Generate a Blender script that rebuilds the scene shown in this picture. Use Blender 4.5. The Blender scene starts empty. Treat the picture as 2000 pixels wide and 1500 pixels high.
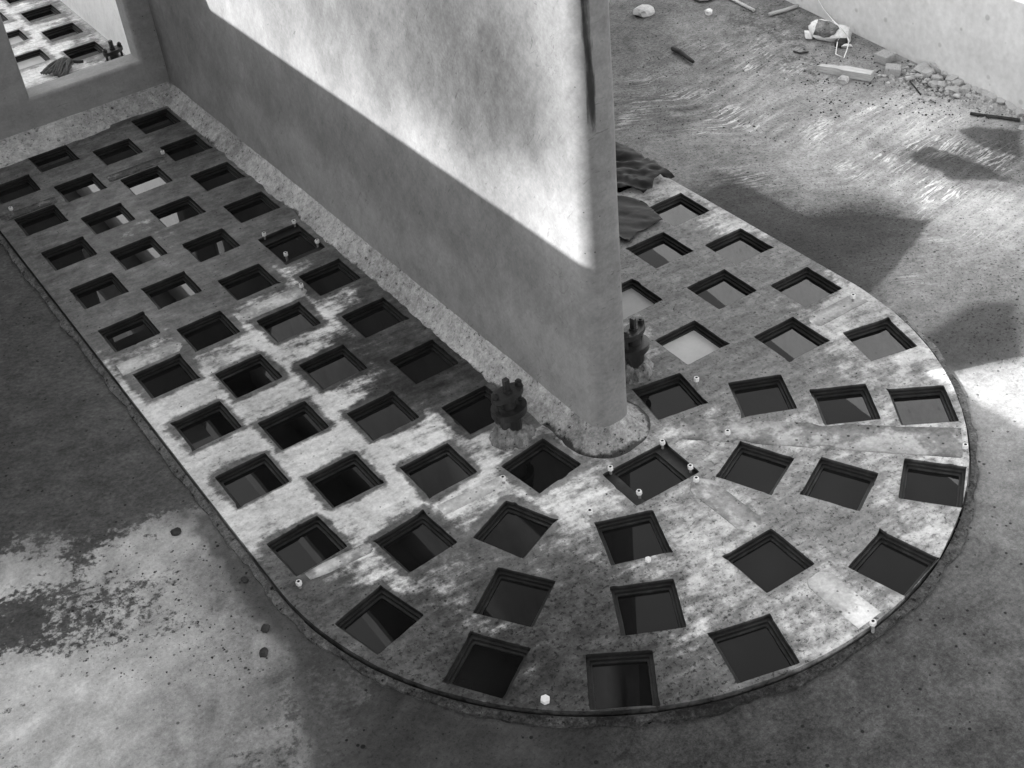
import bpy, bmesh, math, random
import numpy as np
from mathutils import Vector, Matrix, Euler, noise as mnoise
from mathutils.geometry import delaunay_2d_cdt
random.seed(7)
rng = np.random.default_rng(7)
S = bpy.context.scene
COL = S.collection

# ------------------------------------------------------------------ camera
CAM = Vector((-1.474, -8.849, 4.708))
CE = Euler((math.radians(51.1511), math.radians(5.0769), math.radians(-34.8107)), 'XYZ')
FPX = 2575.1
cd = bpy.data.cameras.new('camera'); cam = bpy.data.objects.new('camera', cd); COL.objects.link(cam)
cam.location = CAM; cam.rotation_euler = CE
cd.sensor_width = 36; cd.lens = FPX / 2000 * 36; cd.clip_start = .05; cd.clip_end = 400
S.camera = cam
# ------------------------------------------------------------------ sky, sun, exposure
SUN_TRAVEL = Vector((.927, -.375, -.607)).normalized()
EL = math.asin(-SUN_TRAVEL.z)
AZ = math.atan2(-SUN_TRAVEL.x, -SUN_TRAVEL.y)
w = bpy.data.worlds.new('World'); S.world = w; w.use_nodes = True
nt = w.node_tree; nt.nodes.clear()
sky = nt.nodes.new('ShaderNodeTexSky'); sky.sky_type = 'NISHITA'; sky.sun_disc = False
sky.sun_elevation = EL; sky.sun_rotation = AZ % (2 * math.pi)
sky.dust_density = 1.3; sky.air_density = 1.0
bw = nt.nodes.new('ShaderNodeRGBToBW'); bg = nt.nodes.new('ShaderNodeBackground'); wo = nt.nodes.new('ShaderNodeOutputWorld')
bg.inputs['Strength'].default_value = .15
nt.links.new(sky.outputs[0], bw.inputs[0]); nt.links.new(bw.outputs[0], bg.inputs[0]); nt.links.new(bg.outputs[0], wo.inputs[0])
sl = bpy.data.lights.new('sun', 'SUN'); sl.energy = 3.0; sl.angle = math.radians(.3); sl.color = (1, 1, 1)
so = bpy.data.objects.new('sun', sl); COL.objects.link(so)
so.rotation_euler = SUN_TRAVEL.to_track_quat('-Z', 'Y').to_euler()
V = S.view_settings; V.view_transform = 'Standard'; V.look = 'None'; V.gamma = 1; V.use_curve_mapping = False
V.exposure = 2.12
S.cycles.max_bounces = 5; S.cycles.diffuse_bounces = 3; S.cycles.glossy_bounces = 2; S.cycles.caustics_reflective = False; S.cycles.caustics_refractive = False

# ------------------------------------------------------------------ helpers
CM = CE.to_matrix()
def at(px, py, z=0.0):
    """ground point that the photograph shows at (px, py)"""
    d = CM @ Vector(((px - 998) / FPX, -(py - 749) / FPX, -1))
    t = (z - CAM.z) / d.z
    return CAM + d * t
def at_x(px, py, X):
    d = CM @ Vector(((px - 998) / FPX, -(py - 749) / FPX, -1))
    return CAM + d * ((X - CAM.x) / d.x)
def n3(x, y, z=0.0, s=1.0): return mnoise.noise(Vector((x * s, y * s, z * s)))
def fb(x, y, z=0.0, s=1.0): return n3(x, y, z, s) * .6 + n3(x + 7, y, z, s * 2.1) * .28 + n3(x, y + 3, z, s * 4.3) * .14

def tag(o, label, cat=None, group=None, kind=None):
    if label: o['label'] = label
    if cat: o['category'] = cat
    if group: o['group'] = group
    if kind: o['kind'] = kind
    return o
def empty(name, loc=(0, 0, 0)):
    o = bpy.data.objects.new(name, None); o.location = loc; o.empty_display_size = .1; COL.objects.link(o); return o
def link(name, me, mat, parent=None, loc=None, rot=None):
    o = bpy.data.objects.new(name, me); COL.objects.link(o)
    if mat is not None and not me.materials: me.materials.append(mat)
    if parent is not None: o.parent = parent
    if loc is not None: o.location = loc
    if rot is not None: o.rotation_euler = rot
    return o
def mesh(name, verts, faces, smooth=False, attrs=None):
    me = bpy.data.meshes.new(name); me.from_pydata([tuple(v) for v in verts], [], [tuple(f) for f in faces]); me.update()
    if smooth:
        for p in me.polygons: p.use_smooth = True
    for k, vals in (attrs or {}).items():
        a = me.attributes.new(k, 'FLOAT', 'POINT'); a.data.foreach_set('value', np.asarray(vals, dtype=np.float32))
    return me
def from_bm(name, bm, smooth=False):
    me = bpy.data.meshes.new(name); bm.to_mesh(me); bm.free()
    if smooth:
        for p in me.polygons: p.use_smooth = True
    return me
def bm_box(bm, size, loc=(0, 0, 0), rot=None, bevel=0, seg=1):
    m = Matrix.Translation(loc) @ (Euler(rot).to_matrix().to_4x4() if rot else Matrix()) @ Matrix.Diagonal((*size, 1))
    r = bmesh.ops.create_cube(bm, size=1, matrix=m)
    if bevel:
        es = list({e for v in r['verts'] for e in v.link_edges})
        bmesh.ops.bevel(bm, geom=es, offset=bevel, segments=seg, affect='EDGES', profile=.6)
    return r
def bm_cyl(bm, r, z0, z1, n=16, loc=(0, 0), r2=None, sx=1, sy=1, ang=0):
    m = Matrix.Translation((loc[0], loc[1], (z0 + z1) / 2)) @ Matrix.Rotation(ang, 4, 'Z') @ Matrix.Diagonal((sx, sy, 1, 1))
    bmesh.ops.create_cone(bm, cap_ends=True, segments=n, radius1=r, radius2=r if r2 is None else r2, depth=z1 - z0, matrix=m)
def rbf(samples, P, sig):
    """smooth interpolation of scattered samples (x, y, value) at points P"""
    A = np.array(samples, float); out = np.empty(len(P))
    for i in range(0, len(P), 20000):
        q = P[i:i + 20000]
        d2 = ((q[:, None, :] - A[None, :, :2]) ** 2).sum(2)
        wgt = np.exp(-d2 / (2 * sig * sig)) + 1e-3 / (d2 + .05) ** 1.5
        out[i:i + 20000] = (wgt * A[None, :, 2]).sum(1) / wgt.sum(1)
    return out

# ------------------------------------------------------------------ materials
class NT:
    def __init__(s, name):
        s.m = bpy.data.materials.new(name); s.m.use_nodes = True; s.t = s.m.node_tree
        s.b = s.t.nodes['Principled BSDF']; s.co = None; s.cache = {}
    def n(s, typ, **k):
        x = s.t.nodes.new(typ)
        for a, v in k.items(): setattr(x, a, v)
        return x
    def put(s, sock, v):
        if isinstance(v, bpy.types.NodeSocket): s.t.links.new(v, sock)
        else: sock.default_value = v
    def math(s, op, a, b=0.0, c=None, clamp=False):
        x = s.n('ShaderNodeMath', operation=op); x.use_clamp = clamp
        s.put(x.inputs[0], a); s.put(x.inputs[1], b)
        if c is not None: s.put(x.inputs[2], c)
        return x.outputs[0]
    def coords(s, scale=(1, 1, 1), rot=(0, 0, 0), loc=(0, 0, 0)):
        if s.co is None: s.co = s.n('ShaderNodeTexCoord').outputs['Object']
        key = (scale, rot)
        if key in s.cache: return s.cache[key]
        src = s.co
        if any(rot):
            m0 = s.n('ShaderNodeMapping'); s.t.links.new(src, m0.inputs[0]); m0.inputs['Rotation'].default_value = rot; src = m0.outputs[0]
        if scale != (1, 1, 1):
            mp = s.n('ShaderNodeMapping'); s.t.links.new(src, mp.inputs[0]); mp.inputs['Scale'].default_value = scale; src = mp.outputs[0]
        s.cache[key] = src
        return src
    def noise(s, scale, detail=6, rough=.55, vec=None, dist=0.0):
        x = s.n('ShaderNodeTexNoise'); x.inputs['Scale'].default_value = scale; x.inputs['Detail'].default_value = min(detail, 5)
        x.inputs['Roughness'].default_value = rough; x.inputs['Distortion'].default_value = dist
        s.t.links.new(vec if vec is not None else s.coords(), x.inputs['Vector'])
        return x.outputs['Fac']
    def vor(s, scale, vec=None, feature='F1', out='Distance', rnd=1.0):
        x = s.n('ShaderNodeTexVoronoi', feature=feature); x.inputs['Scale'].default_value = scale; x.inputs['Randomness'].default_value = rnd
        s.t.links.new(vec if vec is not None else s.coords(), x.inputs['Vector'])
        return x.outputs[out]
    def step(s, v, a, b, lo=0.0, hi=1.0, kind='SMOOTHSTEP'):
        x = s.n('ShaderNodeMapRange', interpolation_type=kind)
        s.put(x.inputs['Value'], v); s.put(x.inputs['From Min'], a); s.put(x.inputs['From Max'], b); s.put(x.inputs['To Min'], lo); s.put(x.inputs['To Max'], hi)
        return x.outputs[0]
    def mix(s, f, a, b):
        x = s.n('ShaderNodeMix', data_type='FLOAT'); s.put(x.inputs[0], f); s.put(x.inputs[2], a); s.put(x.inputs[3], b); return x.outputs[0]
    def attr(s, name):
        x = s.n('ShaderNodeAttribute', attribute_name=name); return x.outputs['Fac']
    def add(s, base, src, amp, mid=.5):
        return s.math('MULTIPLY_ADD', s.math('SUBTRACT', src, mid), amp, base)
    def pits(s, t, scale, size, dark, amount=.35, vec=None):
        v = s.n('ShaderNodeTexVoronoi'); v.inputs['Scale'].default_value = scale
        s.t.links.new(vec if vec is not None else s.coords(), v.inputs['Vector'])
        sep = s.n('ShaderNodeSeparateColor'); s.t.links.new(v.outputs['Color'], sep.inputs[0])
        near = s.step(v.outputs['Distance'], s.math('MULTIPLY', sep.outputs[1], size), s.math('MULTIPLY', sep.outputs[1], size * 1.6), 1, 0)
        sel = s.math('LESS_THAN', sep.outputs[0], amount)
        return s.math('MULTIPLY_ADD', s.math('MULTIPLY', near, sel), dark, t)
    def finish(s, tone, gain=.9, rough=.8, bump=None, bstr=.3, bdist=.01, spec=.3):
        tone = s.math('MULTIPLY_ADD', tone, 1.13, -.065)
        a = s.math('MULTIPLY', s.math('POWER', s.math('MAXIMUM', tone, .05), 2.2), gain)
        a = s.math('MINIMUM', a, .85)
        c = s.n('ShaderNodeCombineColor')
        for i in range(3): s.t.links.new(a, c.inputs[i])
        s.t.links.new(c.outputs[0], s.b.inputs['Base Color'])
        s.put(s.b.inputs['Roughness'], rough); s.b.inputs['Specular IOR Level'].default_value = spec
        if bump is not None:
            bn = s.n('ShaderNodeBump'); bn.inputs['Strength'].default_value = bstr; bn.inputs['Distance'].default_value = bdist
            s.put(bn.inputs['Height'], bump); s.t.links.new(bn.outputs[0], s.b.inputs['Normal'])
        return s.m

def mat_deck():
    k = NT('deck_concrete')
    tone, dry = k.attr('tone'), k.attr('dry')
    n1 = k.noise(2.2, 8, .6); n2 = k.noise(9, 10, .62); n4 = k.noise(70, 4, .6); n5 = k.noise(28, 6, .7)
    sw = k.noise(5, 6, .6, vec=k.coords((1, 3.5, 1), (0, 0, .1)))
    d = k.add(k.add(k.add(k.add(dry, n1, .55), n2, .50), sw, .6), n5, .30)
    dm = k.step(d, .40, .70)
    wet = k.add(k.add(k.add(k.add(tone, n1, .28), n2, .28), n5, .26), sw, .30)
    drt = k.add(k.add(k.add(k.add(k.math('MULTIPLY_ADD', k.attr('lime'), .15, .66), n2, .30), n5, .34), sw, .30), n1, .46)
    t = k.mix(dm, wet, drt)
    t = k.add(t, n4, .15)
    sp = k.step(k.noise(38, 5, .75), .53, .62)              # clinging dark grit, more of it where the surface is mottled
    t = k.math('MULTIPLY_ADD', k.math('MULTIPLY', sp, k.attr('grit')), -.20, t)
    t = k.pits(t, 46, .24, -.2, .12)
    inner = k.attr('recess')                                   # darker faces of the openings
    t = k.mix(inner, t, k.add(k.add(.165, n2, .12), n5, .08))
    return k.finish(t, .86, k.mix(dm, .5, .85), n5, .4, .006)
def mat_strip():
    k = NT('strip_mortar')
    tone = k.attr('tone')
    n1 = k.noise(2.6, 5, .6); n2 = k.noise(10, 9, .65); n5 = k.noise(45, 5, .65)
    blot = k.step(k.add(n1, n2, .5), .46, .58)
    t = k.mix(blot, tone, k.math('ADD', tone, .15))
    t = k.add(k.add(k.add(t, n2, .22), n5, .26), k.noise(26, 4, .6), .2)
    t = k.math('MULTIPLY_ADD', k.attr('edge'), -.17, t)
    t = k.pits(t, 40, .26, -.25, .25)
    return k.finish(t, .86, .75, n5, .3, .005)
def mat_wall():
    k = NT('wall_concrete')
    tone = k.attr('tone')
    r = (math.radians(52), 0, 0)
    n1 = k.noise(1.3, 7, .55); n2 = k.noise(6, 8, .6)
    st = k.noise(4, 8, .62, vec=k.coords((1, .9, 5.5), r), dist=.6)      # trowel sweeps
    st2 = k.noise(9, 6, .6, vec=k.coords((1, 4.2, .5)))                  # runs down the face
    n5 = k.noise(55, 4, .6)
    t = k.add(k.add(tone, n1, .10), n2, .15)
    t = k.add(k.add(k.add(k.add(t, st, .09), st2, .045), n5, .10), k.noise(22, 5, .7), .08)
    cr = k.step(k.math('ABSOLUTE', k.math('SUBTRACT', k.noise(3.2, 4, .6, dist=1.5), .5)), .0, .006, 1, 0)
    t = k.math('MULTIPLY_ADD', k.math('MULTIPLY', cr, k.step(n1, .5, .6)), -.06, t)
    ln = k.step(k.noise(7, 3, .5, vec=k.coords((1, 1.2, 8), (math.radians(55), 0, 0)), dist=1.2), .66, .74)
    t = k.math('MULTIPLY_ADD', ln, -.07, t)
    drk = k.attr('wet')
    e = k.step(k.add(k.add(drk, k.noise(9, 6, .6, vec=k.coords((3, 3, .45))), 1.3), n2, .7), .30, .80)
    t = k.mix(k.math('MULTIPLY', e, .9), t, k.add(.15, n2, .2))
    t = k.pits(t, 30, .12, -.14, .12)
    return k.finish(t, .86, .82, n5, .2, .004)
def mat_cove():
    k = NT('cove_mortar')
    tone = k.attr('tone')
    n1 = k.noise(3, 6, .6); n2 = k.noise(18, 8, .7); n5 = k.noise(70, 5, .7)
    damp = k.step(k.add(k.attr('damp'), k.noise(7, 8, .65), 1.2), .38, .60)
    t = k.add(k.add(k.add(tone, n1, .34), n2, .50), n5, .42)
    t = k.mix(damp, t, k.add(k.math('MULTIPLY', tone, .48), n2, .2))
    sp = k.step(k.noise(32, 5, .7), .58, .66)
    t = k.math('MULTIPLY_ADD', sp, -.28, t)
    t = k.pits(t, 50, .22, -.25, .15)
    return k.finish(t, .86, .85, k.math('ADD', n2, n5), .8, .010)
def mat_floor():
    k = NT('silt_floor')
    tone, rip, mud = k.attr('tone'), k.attr('ripple'), k.attr('mud')
    n1 = k.noise(1.6, 8, .6); n2 = k.noise(7, 9, .62); n5 = k.noise(40, 6, .68); n6 = k.noise(140, 3, .6)
    cx_ = k.n('ShaderNodeCombineXYZ'); sepc = k.n('ShaderNodeSeparateXYZ'); k.t.links.new(k.coords(), sepc.inputs[0])
    fl = k.add(k.attr('flow'), k.noise(1.5, 3, .5), .13)
    k.put(cx_.inputs[0], k.math('MULTIPLY', sepc.outputs[0], 1.1)); k.put(cx_.inputs[1], k.math('MULTIPLY', fl, 8.5))
    ra = k.noise(1.4, 4, .6, vec=cx_.outputs[0]); rb = k.noise(2.7, 3, .5, vec=cx_.outputs[0]); gate = k.step(k.noise(2.1, 4, .6), .47, .62)
    ridge = k.step(k.math('SUBTRACT', 1.0, k.math('ABSOLUTE', k.math('MULTIPLY_ADD', rb, 2.0, -1.0))), .90, .99)
    rr = k.math('ADD', k.math('MULTIPLY', k.math('SUBTRACT', ra, .5), .75), k.math('MULTIPLY', k.math('MULTIPLY', ridge, gate), .42))
    t = k.add(k.add(k.add(k.add(tone, n1, .16), n2, .26), n5, .30), n6, .16)
    rg = k.step(k.noise(1.1, 3, .5), .38, .58, .25, 1)
    t = k.math('MULTIPLY_ADD', rr, k.math('MULTIPLY', k.math('MULTIPLY', rip, rg), .62), t)
    swl = k.noise(1.9, 5, .6, vec=k.coords((1, 1.6, 1), (0, 0, -.6)), dist=1.6)
    t = k.math('MULTIPLY_ADD', k.math('SUBTRACT', swl, .5), k.step(sepc.outputs[0], -.3, .9, .42, .10), t)
    damp_shade = k.step(k.add(k.add(k.add(k.attr('damp'), n2, 1.2), n5, .5), n1, .6), .30, .72)  # 'damp' also carries the painted shade beside the sun patch
    t = k.mix(k.math('MULTIPLY', damp_shade, .80), t, k.math('MULTIPLY_ADD', t, .34, .13))
    # clotted mud lying on the paler floor: a hard, crumbling margin
    mv = k.noise(11, 9, .72, vec=k.coords((1, 1, 1), (0, 0, .5))); mv2 = k.noise(34, 6, .7)
    mm = k.step(k.add(k.add(k.add(mud, mv, 1.2), mv2, .8), n1, .5), .41, .63)
    mudt = k.add(k.add(k.add(.335, n2, .26), n5, .30), k.noise(16, 6, .65, vec=k.coords((1, 2.6, 1), (0, 0, .6))), .18)
    t = k.mix(mm, t, mudt)
    gr = k.step(k.noise(60, 4, .7), .55, .66)
    t = k.math('MULTIPLY_ADD', k.math('MULTIPLY', gr, k.attr('grit')), -.22, t)
    t = k.pits(t, 34, .22, -.22, .14)
    t = k.pits(t, 16, .13, -.2, .12)
    return k.finish(t, .86, k.mix(mm, .75, .55), n5, .5, .01)
def mat_plain(name, tone, amp=.2, scale=12, rough=.8, fine=.12, metal=0, pits=0, gain=.86, bstr=.3, spec=.3, stretch=None):
    k = NT(name)
    v = k.coords(stretch) if stretch else None
    n1 = k.noise(scale, 8, .62, vec=v); n2 = k.noise(scale * 6, 5, .6, vec=v)
    t = k.add(k.add(tone, n1, amp), n2, fine)
    if pits: t = k.pits(t, scale * 4, .25, -pits, .3)
    k.b.inputs['Metallic'].default_value = metal
    return k.finish(t, gain, rough, k.math('ADD', n1, n2), bstr, .004, spec)
def mat_water():
    k = NT('still_water')
    sc = k.attr('scum_glare')
    t = k.mix(sc, k.add(.155, k.noise(2.5, 4, .5), .12), k.add(k.add(.70, k.noise(8, 6, .6), .1), k.noise(60, 4, .6), .06))
    k.finish(t, .8, k.mix(sc, .015, .4), k.noise(3, 2), .02, .01)
    k.b.inputs['IOR'].default_value = 1.38; k.b.inputs['Specular IOR Level'].default_value = .5
    return k.m
M = dict(deck=mat_deck(), strip=mat_strip(), wall=mat_wall(), cove=mat_cove(), floor=mat_floor(), water=mat_water(),
         iron=mat_plain('rusty_iron', .175, .2, 30, .38, .14, spec=.7), zinc=mat_plain('galvanised_steel', .82, .2, 60, .45, .1, metal=.0, spec=.6),
         stud=mat_plain('dull_steel', .52, .3, 60, .5, .1, spec=.5), stone=mat_plain('rubble_stone', .66, .3, 14, .9, .2, pits=.2), brick=mat_plain('grey_brick', .62, .16, 16, .9, .18, pits=.25),
         plaster=mat_plain('plaster_lump', .84, .3, 18, .9, .2, pits=.2), timber=mat_plain('weathered_timber', .70, .35, 6, .8, .2, stretch=(1, 9, 9)),
         twig=mat_plain('dark_twig', .24, .2, 30, .8), tarp=mat_plain('dark_tarpaulin', .145, .14, 7, .6, .06, spec=.3), rope=mat_plain('fibre', .40, .3, 60, .9, .2),
         string=mat_plain('white_string', .9, .05, 60, .9, .05), blob=mat_plain('mortar_lump', .44, .6, 16, .8, .3, pits=.2), grit=mat_plain('dark_grit', .26, .2, 40, .85),
         tank=mat_plain('tank_wall_render', .80, .16, 3, .9, .16, pits=.1), coping=mat_plain('coping_concrete', .55, .15, 4, .85))

# ------------------------------------------------------------------ layout of the deck
CX, CY, RO = 1.707, -4.34, 1.955           # centre of the half-round end and its radius
WR, NY, WX, CR = .12, -4.455, 1.702, .088                       # wall half thickness, centre of its rounded nose
YEND = 5.6
h_ = .305
HOLES = []                                 # cx, cy, w, h, angle(deg), scum_glare
def hole(x, y, a=0, w=h_, h=h_, scum_glare=0): HOLES.append((x, y, w, h, a, scum_glare))
far = lambda y: .03 * max(0, min(1.2, (y + 3) / 3.0))
for r in range(-1, 8): y = -.589 * r; hole((0.0 + (.027 if y > -.9 else .02 if y > -1.5 else .0)), y if r < 7 else -4.17, 0 if r < 7 else 3)
for r in range(-2, 7): y = -.333 - .589 * r; hole(.385 + far(y), y)
for r in range(-2, 7): y = -.596 - .589 * r; hole(.82 + far(y) * .7, y)
for r in range(-3, 6):
    y = -.919 - .589 * r
    if r == 1: hole(1.262, -1.552, 1, .305, .42)
    else: hole(1.258 + far(y) * .5, y if r < 5 else -3.851)
for d in [(1.259, -4.456, 7), (.88, -4.753, 22), (1.660, -4.878, -2, .41, .30), (1.299, -5.175, -22), (2.099, -5.192, 23.5), (2.339, -5.553, 25.6), (2.691, -5.841, 36.8),
          (2.135, -6.092, 13.2), (1.703, -5.712, -1.2), (.622, -5.126, 33.1), (1.069, -5.574, -29), (.04, -4.833, 13), (.29, -5.382, 32.4), (.712, -5.826, -34),
          (1.281, -6.061, -17), (2.137, -4.459, -11.4), (2.525, -4.787, -27), (2.809, -5.133, -31), (3.11, -5.404, -34), (.445, -4.507, 4.2), (3.369, -4.855, -14.2),
          (3.002, -4.521, -1.6)]: hole(*d)
for k, y in enumerate([-4.206, -3.60, -2.999, -2.41, -1.82, -1.23, -.64, -.05, .54]): hole(3.431 + .004 * k, y, -1)
for y in [-3.883, -3.293, -2.70, -2.11, -1.52, -.93, -.34, .25, .84]: hole(3.04, y, -1)
for k, y in enumerate([-4.165, -3.575, -2.98, -2.39, -1.8, -1.21, -.62, -.03, .56]): hole(2.552, y, -1, scum_glare=1 if k == 0 else .75 if k == 1 else 0)
for y in [-3.86, -3.27, -2.68, -2.09, -1.5, -.91, -.32, .27, .86]: hole(2.145, y)
for y in [2.62, 3.2, 3.8, 4.4, 5.0]: hole(1.33, y)
for y in [2.84, 3.44, 4.04, 4.64]: hole(.89, y, 0, scum_glare=.9 if y < 3.5 else 0)  # bright water reflection painted in as a pale surface
for y in [2.62, 3.2, 3.8, 4.4]: hole(.44, y)
for y in [2.84, 3.44, 4.04]: hole(.02, y)

def outline(inset=0.0, step=.04, jit=0.0):
    r = RO - inset; pts = []
    xl, xr = CX - r, CX + r
    n = int((YEND - CY) / step)
    for i in range(n): pts.append((xl, YEND - inset - (YEND - inset - CY) * i / n))
    m = int(math.pi * r / step)
    for i in range(m + 1):
        a = math.pi + math.pi * i / m; pts.append((CX + r * math.cos(a), CY + r * math.sin(a)))
    for i in range(1, n + 1): pts.append((xr, CY + (YEND - inset - CY) * i / n))
    if jit: pts = [(x + jit * fb(x, y, 2, 9), y + jit * fb(x, y, 5, 9)) for x, y in pts]
    return pts
def inside_outline(P, inset=0.0):
    r = RO - inset
    straight = (np.abs(P[:, 0] - CX) < r) & (P[:, 1] >= CY) & (P[:, 1] < YEND - inset)
    return straight | ((P[:, 0] - CX) ** 2 + (P[:, 1] - CY) ** 2 < r * r) & (P[:, 1] < CY + .001)
def local(P, H):
    a = math.radians(H[4]); d = P - np.array(H[:2]); return np.stack([d[:, 0] * math.cos(a) + d[:, 1] * math.sin(a), -d[:, 0] * math.sin(a) + d[:, 1] * math.cos(a)], 1)
def hole_dist(P, margin=1.0):
    out = np.full(len(P), 9.0)
    for H in HOLES:
        L = local(P, H); q = np.abs(L) - np.array([H[2] / 2, H[3] / 2])
        d = np.hypot(np.maximum(q[:, 0], 0), np.maximum(q[:, 1], 0)) + np.minimum(np.maximum(q[:, 0], q[:, 1]), 0)
        out = np.minimum(out, d)
    return out

def ring(H, inset, n=10, jit=.0, seed=0, keep=None):
    """outline of an opening; keep = size of the inner throat"""
    hw, hh = (H[2] / 2 - inset, H[3] / 2 - inset) if keep is None else (keep / 2, keep / 2)
    if keep is not None and H[2] > .35: hw = keep / 2
    a = math.radians(H[4]); ca, sa = math.cos(a), math.sin(a); pts = []
    cs = [(-hw, -hh), (hw, -hh), (hw, hh), (-hw, hh)]
    for i in range(4):
        p, q = cs[i], cs[(i + 1) % 4]
        for j in range(n):
            t = j / n; x = p[0] + (q[0] - p[0]) * t; y = p[1] + (q[1] - p[1]) * t
            if j == 0: x *= .985; y *= .985
            X = H[0] + x * ca - y * sa; Y = H[1] + x * sa + y * ca
            if jit:
                d = jit * (fb(X, Y, seed, 14) + (.8 * max(0, fb(X, Y, seed + 4, 30) - .25)) * 3)
                X += d * (x / hw) * .7 * ca - d * (y / hh) * .7 * sa; Y += d * (x / hw) * .7 * sa + d * (y / hh) * .7 * ca
            pts.append((X, Y))
    if jit and keep is None and n > 8:
        rr = random.Random(int(seed * 10) + 3)
        for _ in range(rr.choice((1, 2, 3, 3))):
            c = rr.choice((0, n, 2 * n, 3 * n, rr.randrange(4 * n))); rad = rr.uniform(.014, .034); dep = rr.uniform(.005, .013); cx_, cy_ = pts[c]
            for i, (X, Y) in enumerate(pts):
                d = math.hypot(X - cx_, Y - cy_)
                if d < rad:
                    ux, uy = X - H[0], Y - H[1]; L = math.hypot(ux, uy); q = dep * (1 - (d / rad) ** 2) * rr.uniform(.6, 1.1); pts[i] = (X + ux / L * q, Y + uy / L * q)
    return pts
def in_rings(P, RG):
    out = np.zeros(len(P), bool)
    for H, r in zip(HOLES, RG):
        idx = np.nonzero((np.abs(P[:, 0] - H[0]) < .36) & (np.abs(P[:, 1] - H[1]) < .36))[0]; p = P[idx]; c = np.zeros(len(idx), bool); r = np.array(r)
        for a, b in zip(r, np.roll(r, 1, 0)):
            if a[1] == b[1]: continue
            c ^= ((a[1] > p[:, 1]) != (b[1] > p[:, 1])) & (p[:, 0] < (b[0] - a[0]) * (p[:, 1] - a[1]) / (b[1] - a[1]) + a[0])
        out[idx[c]] = True
    return out

# tone samples read off the photograph: (pixel x, pixel y, value)
def world_samples(lst): return [(*at(a, b)[:2], c) for a, b, c in lst]
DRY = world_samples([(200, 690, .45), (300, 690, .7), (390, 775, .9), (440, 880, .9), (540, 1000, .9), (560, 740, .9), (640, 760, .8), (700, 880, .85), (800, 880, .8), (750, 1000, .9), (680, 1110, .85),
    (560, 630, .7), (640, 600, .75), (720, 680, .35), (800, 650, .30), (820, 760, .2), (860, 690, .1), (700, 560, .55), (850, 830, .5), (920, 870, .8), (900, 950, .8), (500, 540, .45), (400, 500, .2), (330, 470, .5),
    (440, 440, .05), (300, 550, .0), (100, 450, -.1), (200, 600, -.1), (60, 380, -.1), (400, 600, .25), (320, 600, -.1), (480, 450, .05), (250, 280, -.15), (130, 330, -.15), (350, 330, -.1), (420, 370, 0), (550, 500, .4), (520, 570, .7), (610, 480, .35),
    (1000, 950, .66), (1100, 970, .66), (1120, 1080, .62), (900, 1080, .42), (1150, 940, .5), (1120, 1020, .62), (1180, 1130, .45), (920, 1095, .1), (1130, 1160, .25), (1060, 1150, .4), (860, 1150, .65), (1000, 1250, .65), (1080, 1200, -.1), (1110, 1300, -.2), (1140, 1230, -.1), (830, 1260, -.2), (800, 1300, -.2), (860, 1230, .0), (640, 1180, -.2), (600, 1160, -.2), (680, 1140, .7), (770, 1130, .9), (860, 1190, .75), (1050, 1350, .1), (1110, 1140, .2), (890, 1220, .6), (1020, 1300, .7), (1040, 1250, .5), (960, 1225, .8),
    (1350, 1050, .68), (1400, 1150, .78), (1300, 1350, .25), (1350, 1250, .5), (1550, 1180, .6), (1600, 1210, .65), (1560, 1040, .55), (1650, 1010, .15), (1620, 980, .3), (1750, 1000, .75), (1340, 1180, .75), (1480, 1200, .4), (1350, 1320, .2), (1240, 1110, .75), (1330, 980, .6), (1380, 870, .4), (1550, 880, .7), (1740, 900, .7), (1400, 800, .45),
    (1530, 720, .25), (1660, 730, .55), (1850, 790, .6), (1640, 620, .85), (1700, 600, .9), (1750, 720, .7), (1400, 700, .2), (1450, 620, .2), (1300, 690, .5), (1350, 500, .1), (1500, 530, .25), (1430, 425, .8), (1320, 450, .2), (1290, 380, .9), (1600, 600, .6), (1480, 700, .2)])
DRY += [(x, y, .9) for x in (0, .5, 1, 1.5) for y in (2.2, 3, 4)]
TONE = world_samples([(50, 400, .40), (250, 300, .36), (350, 400, .40), (200, 600, .44), (400, 550, .44), (330, 800, .45), (500, 1000, .46), (700, 900, .42), (850, 700, .28), (700, 560, .36), (830, 650, .27), (900, 760, .28), (950, 850, .42), (800, 1050, .4), (640, 1180, .36),
    (830, 1260, .34), (1100, 1000, .54), (1000, 960, .52), (1050, 1080, .5), (1080, 1200, .20), (1110, 1300, .17), (1100, 1250, .17), (1150, 1380, .34), (1300, 1350, .38), (1450, 1150, .52), (1600, 1050, .50), (1750, 1000, .48), (1550, 880, .54), (1750, 880, .54), (1350, 1080, .54), (1400, 700, .42), (1500, 700, .40), (1700, 700, .50),
    (1350, 500, .38), (1500, 520, .42), (1430, 430, .45), (1300, 650, .42), (920, 1090, .34)]) + [(x, y, .5) for x in (0, .7, 1.4) for y in (2.2, 4)]
GRIT = world_samples([(200, 600, .1), (700, 900, .15), (540, 1000, .6), (900, 1000, .15), (1000, 1000, .3), (1100, 1250, 1), (1350, 1050, .8), (1400, 1150, 1.1), (1300, 1350, 1.1), (1550, 1180, 1), (1650, 900, .9), (1800, 1050, .8), (1500, 700, .6), (1400, 500, .7), (1700, 650, .6), (900, 700, .1), (900, 1350, .7), (1430, 425, .6)])

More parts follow.
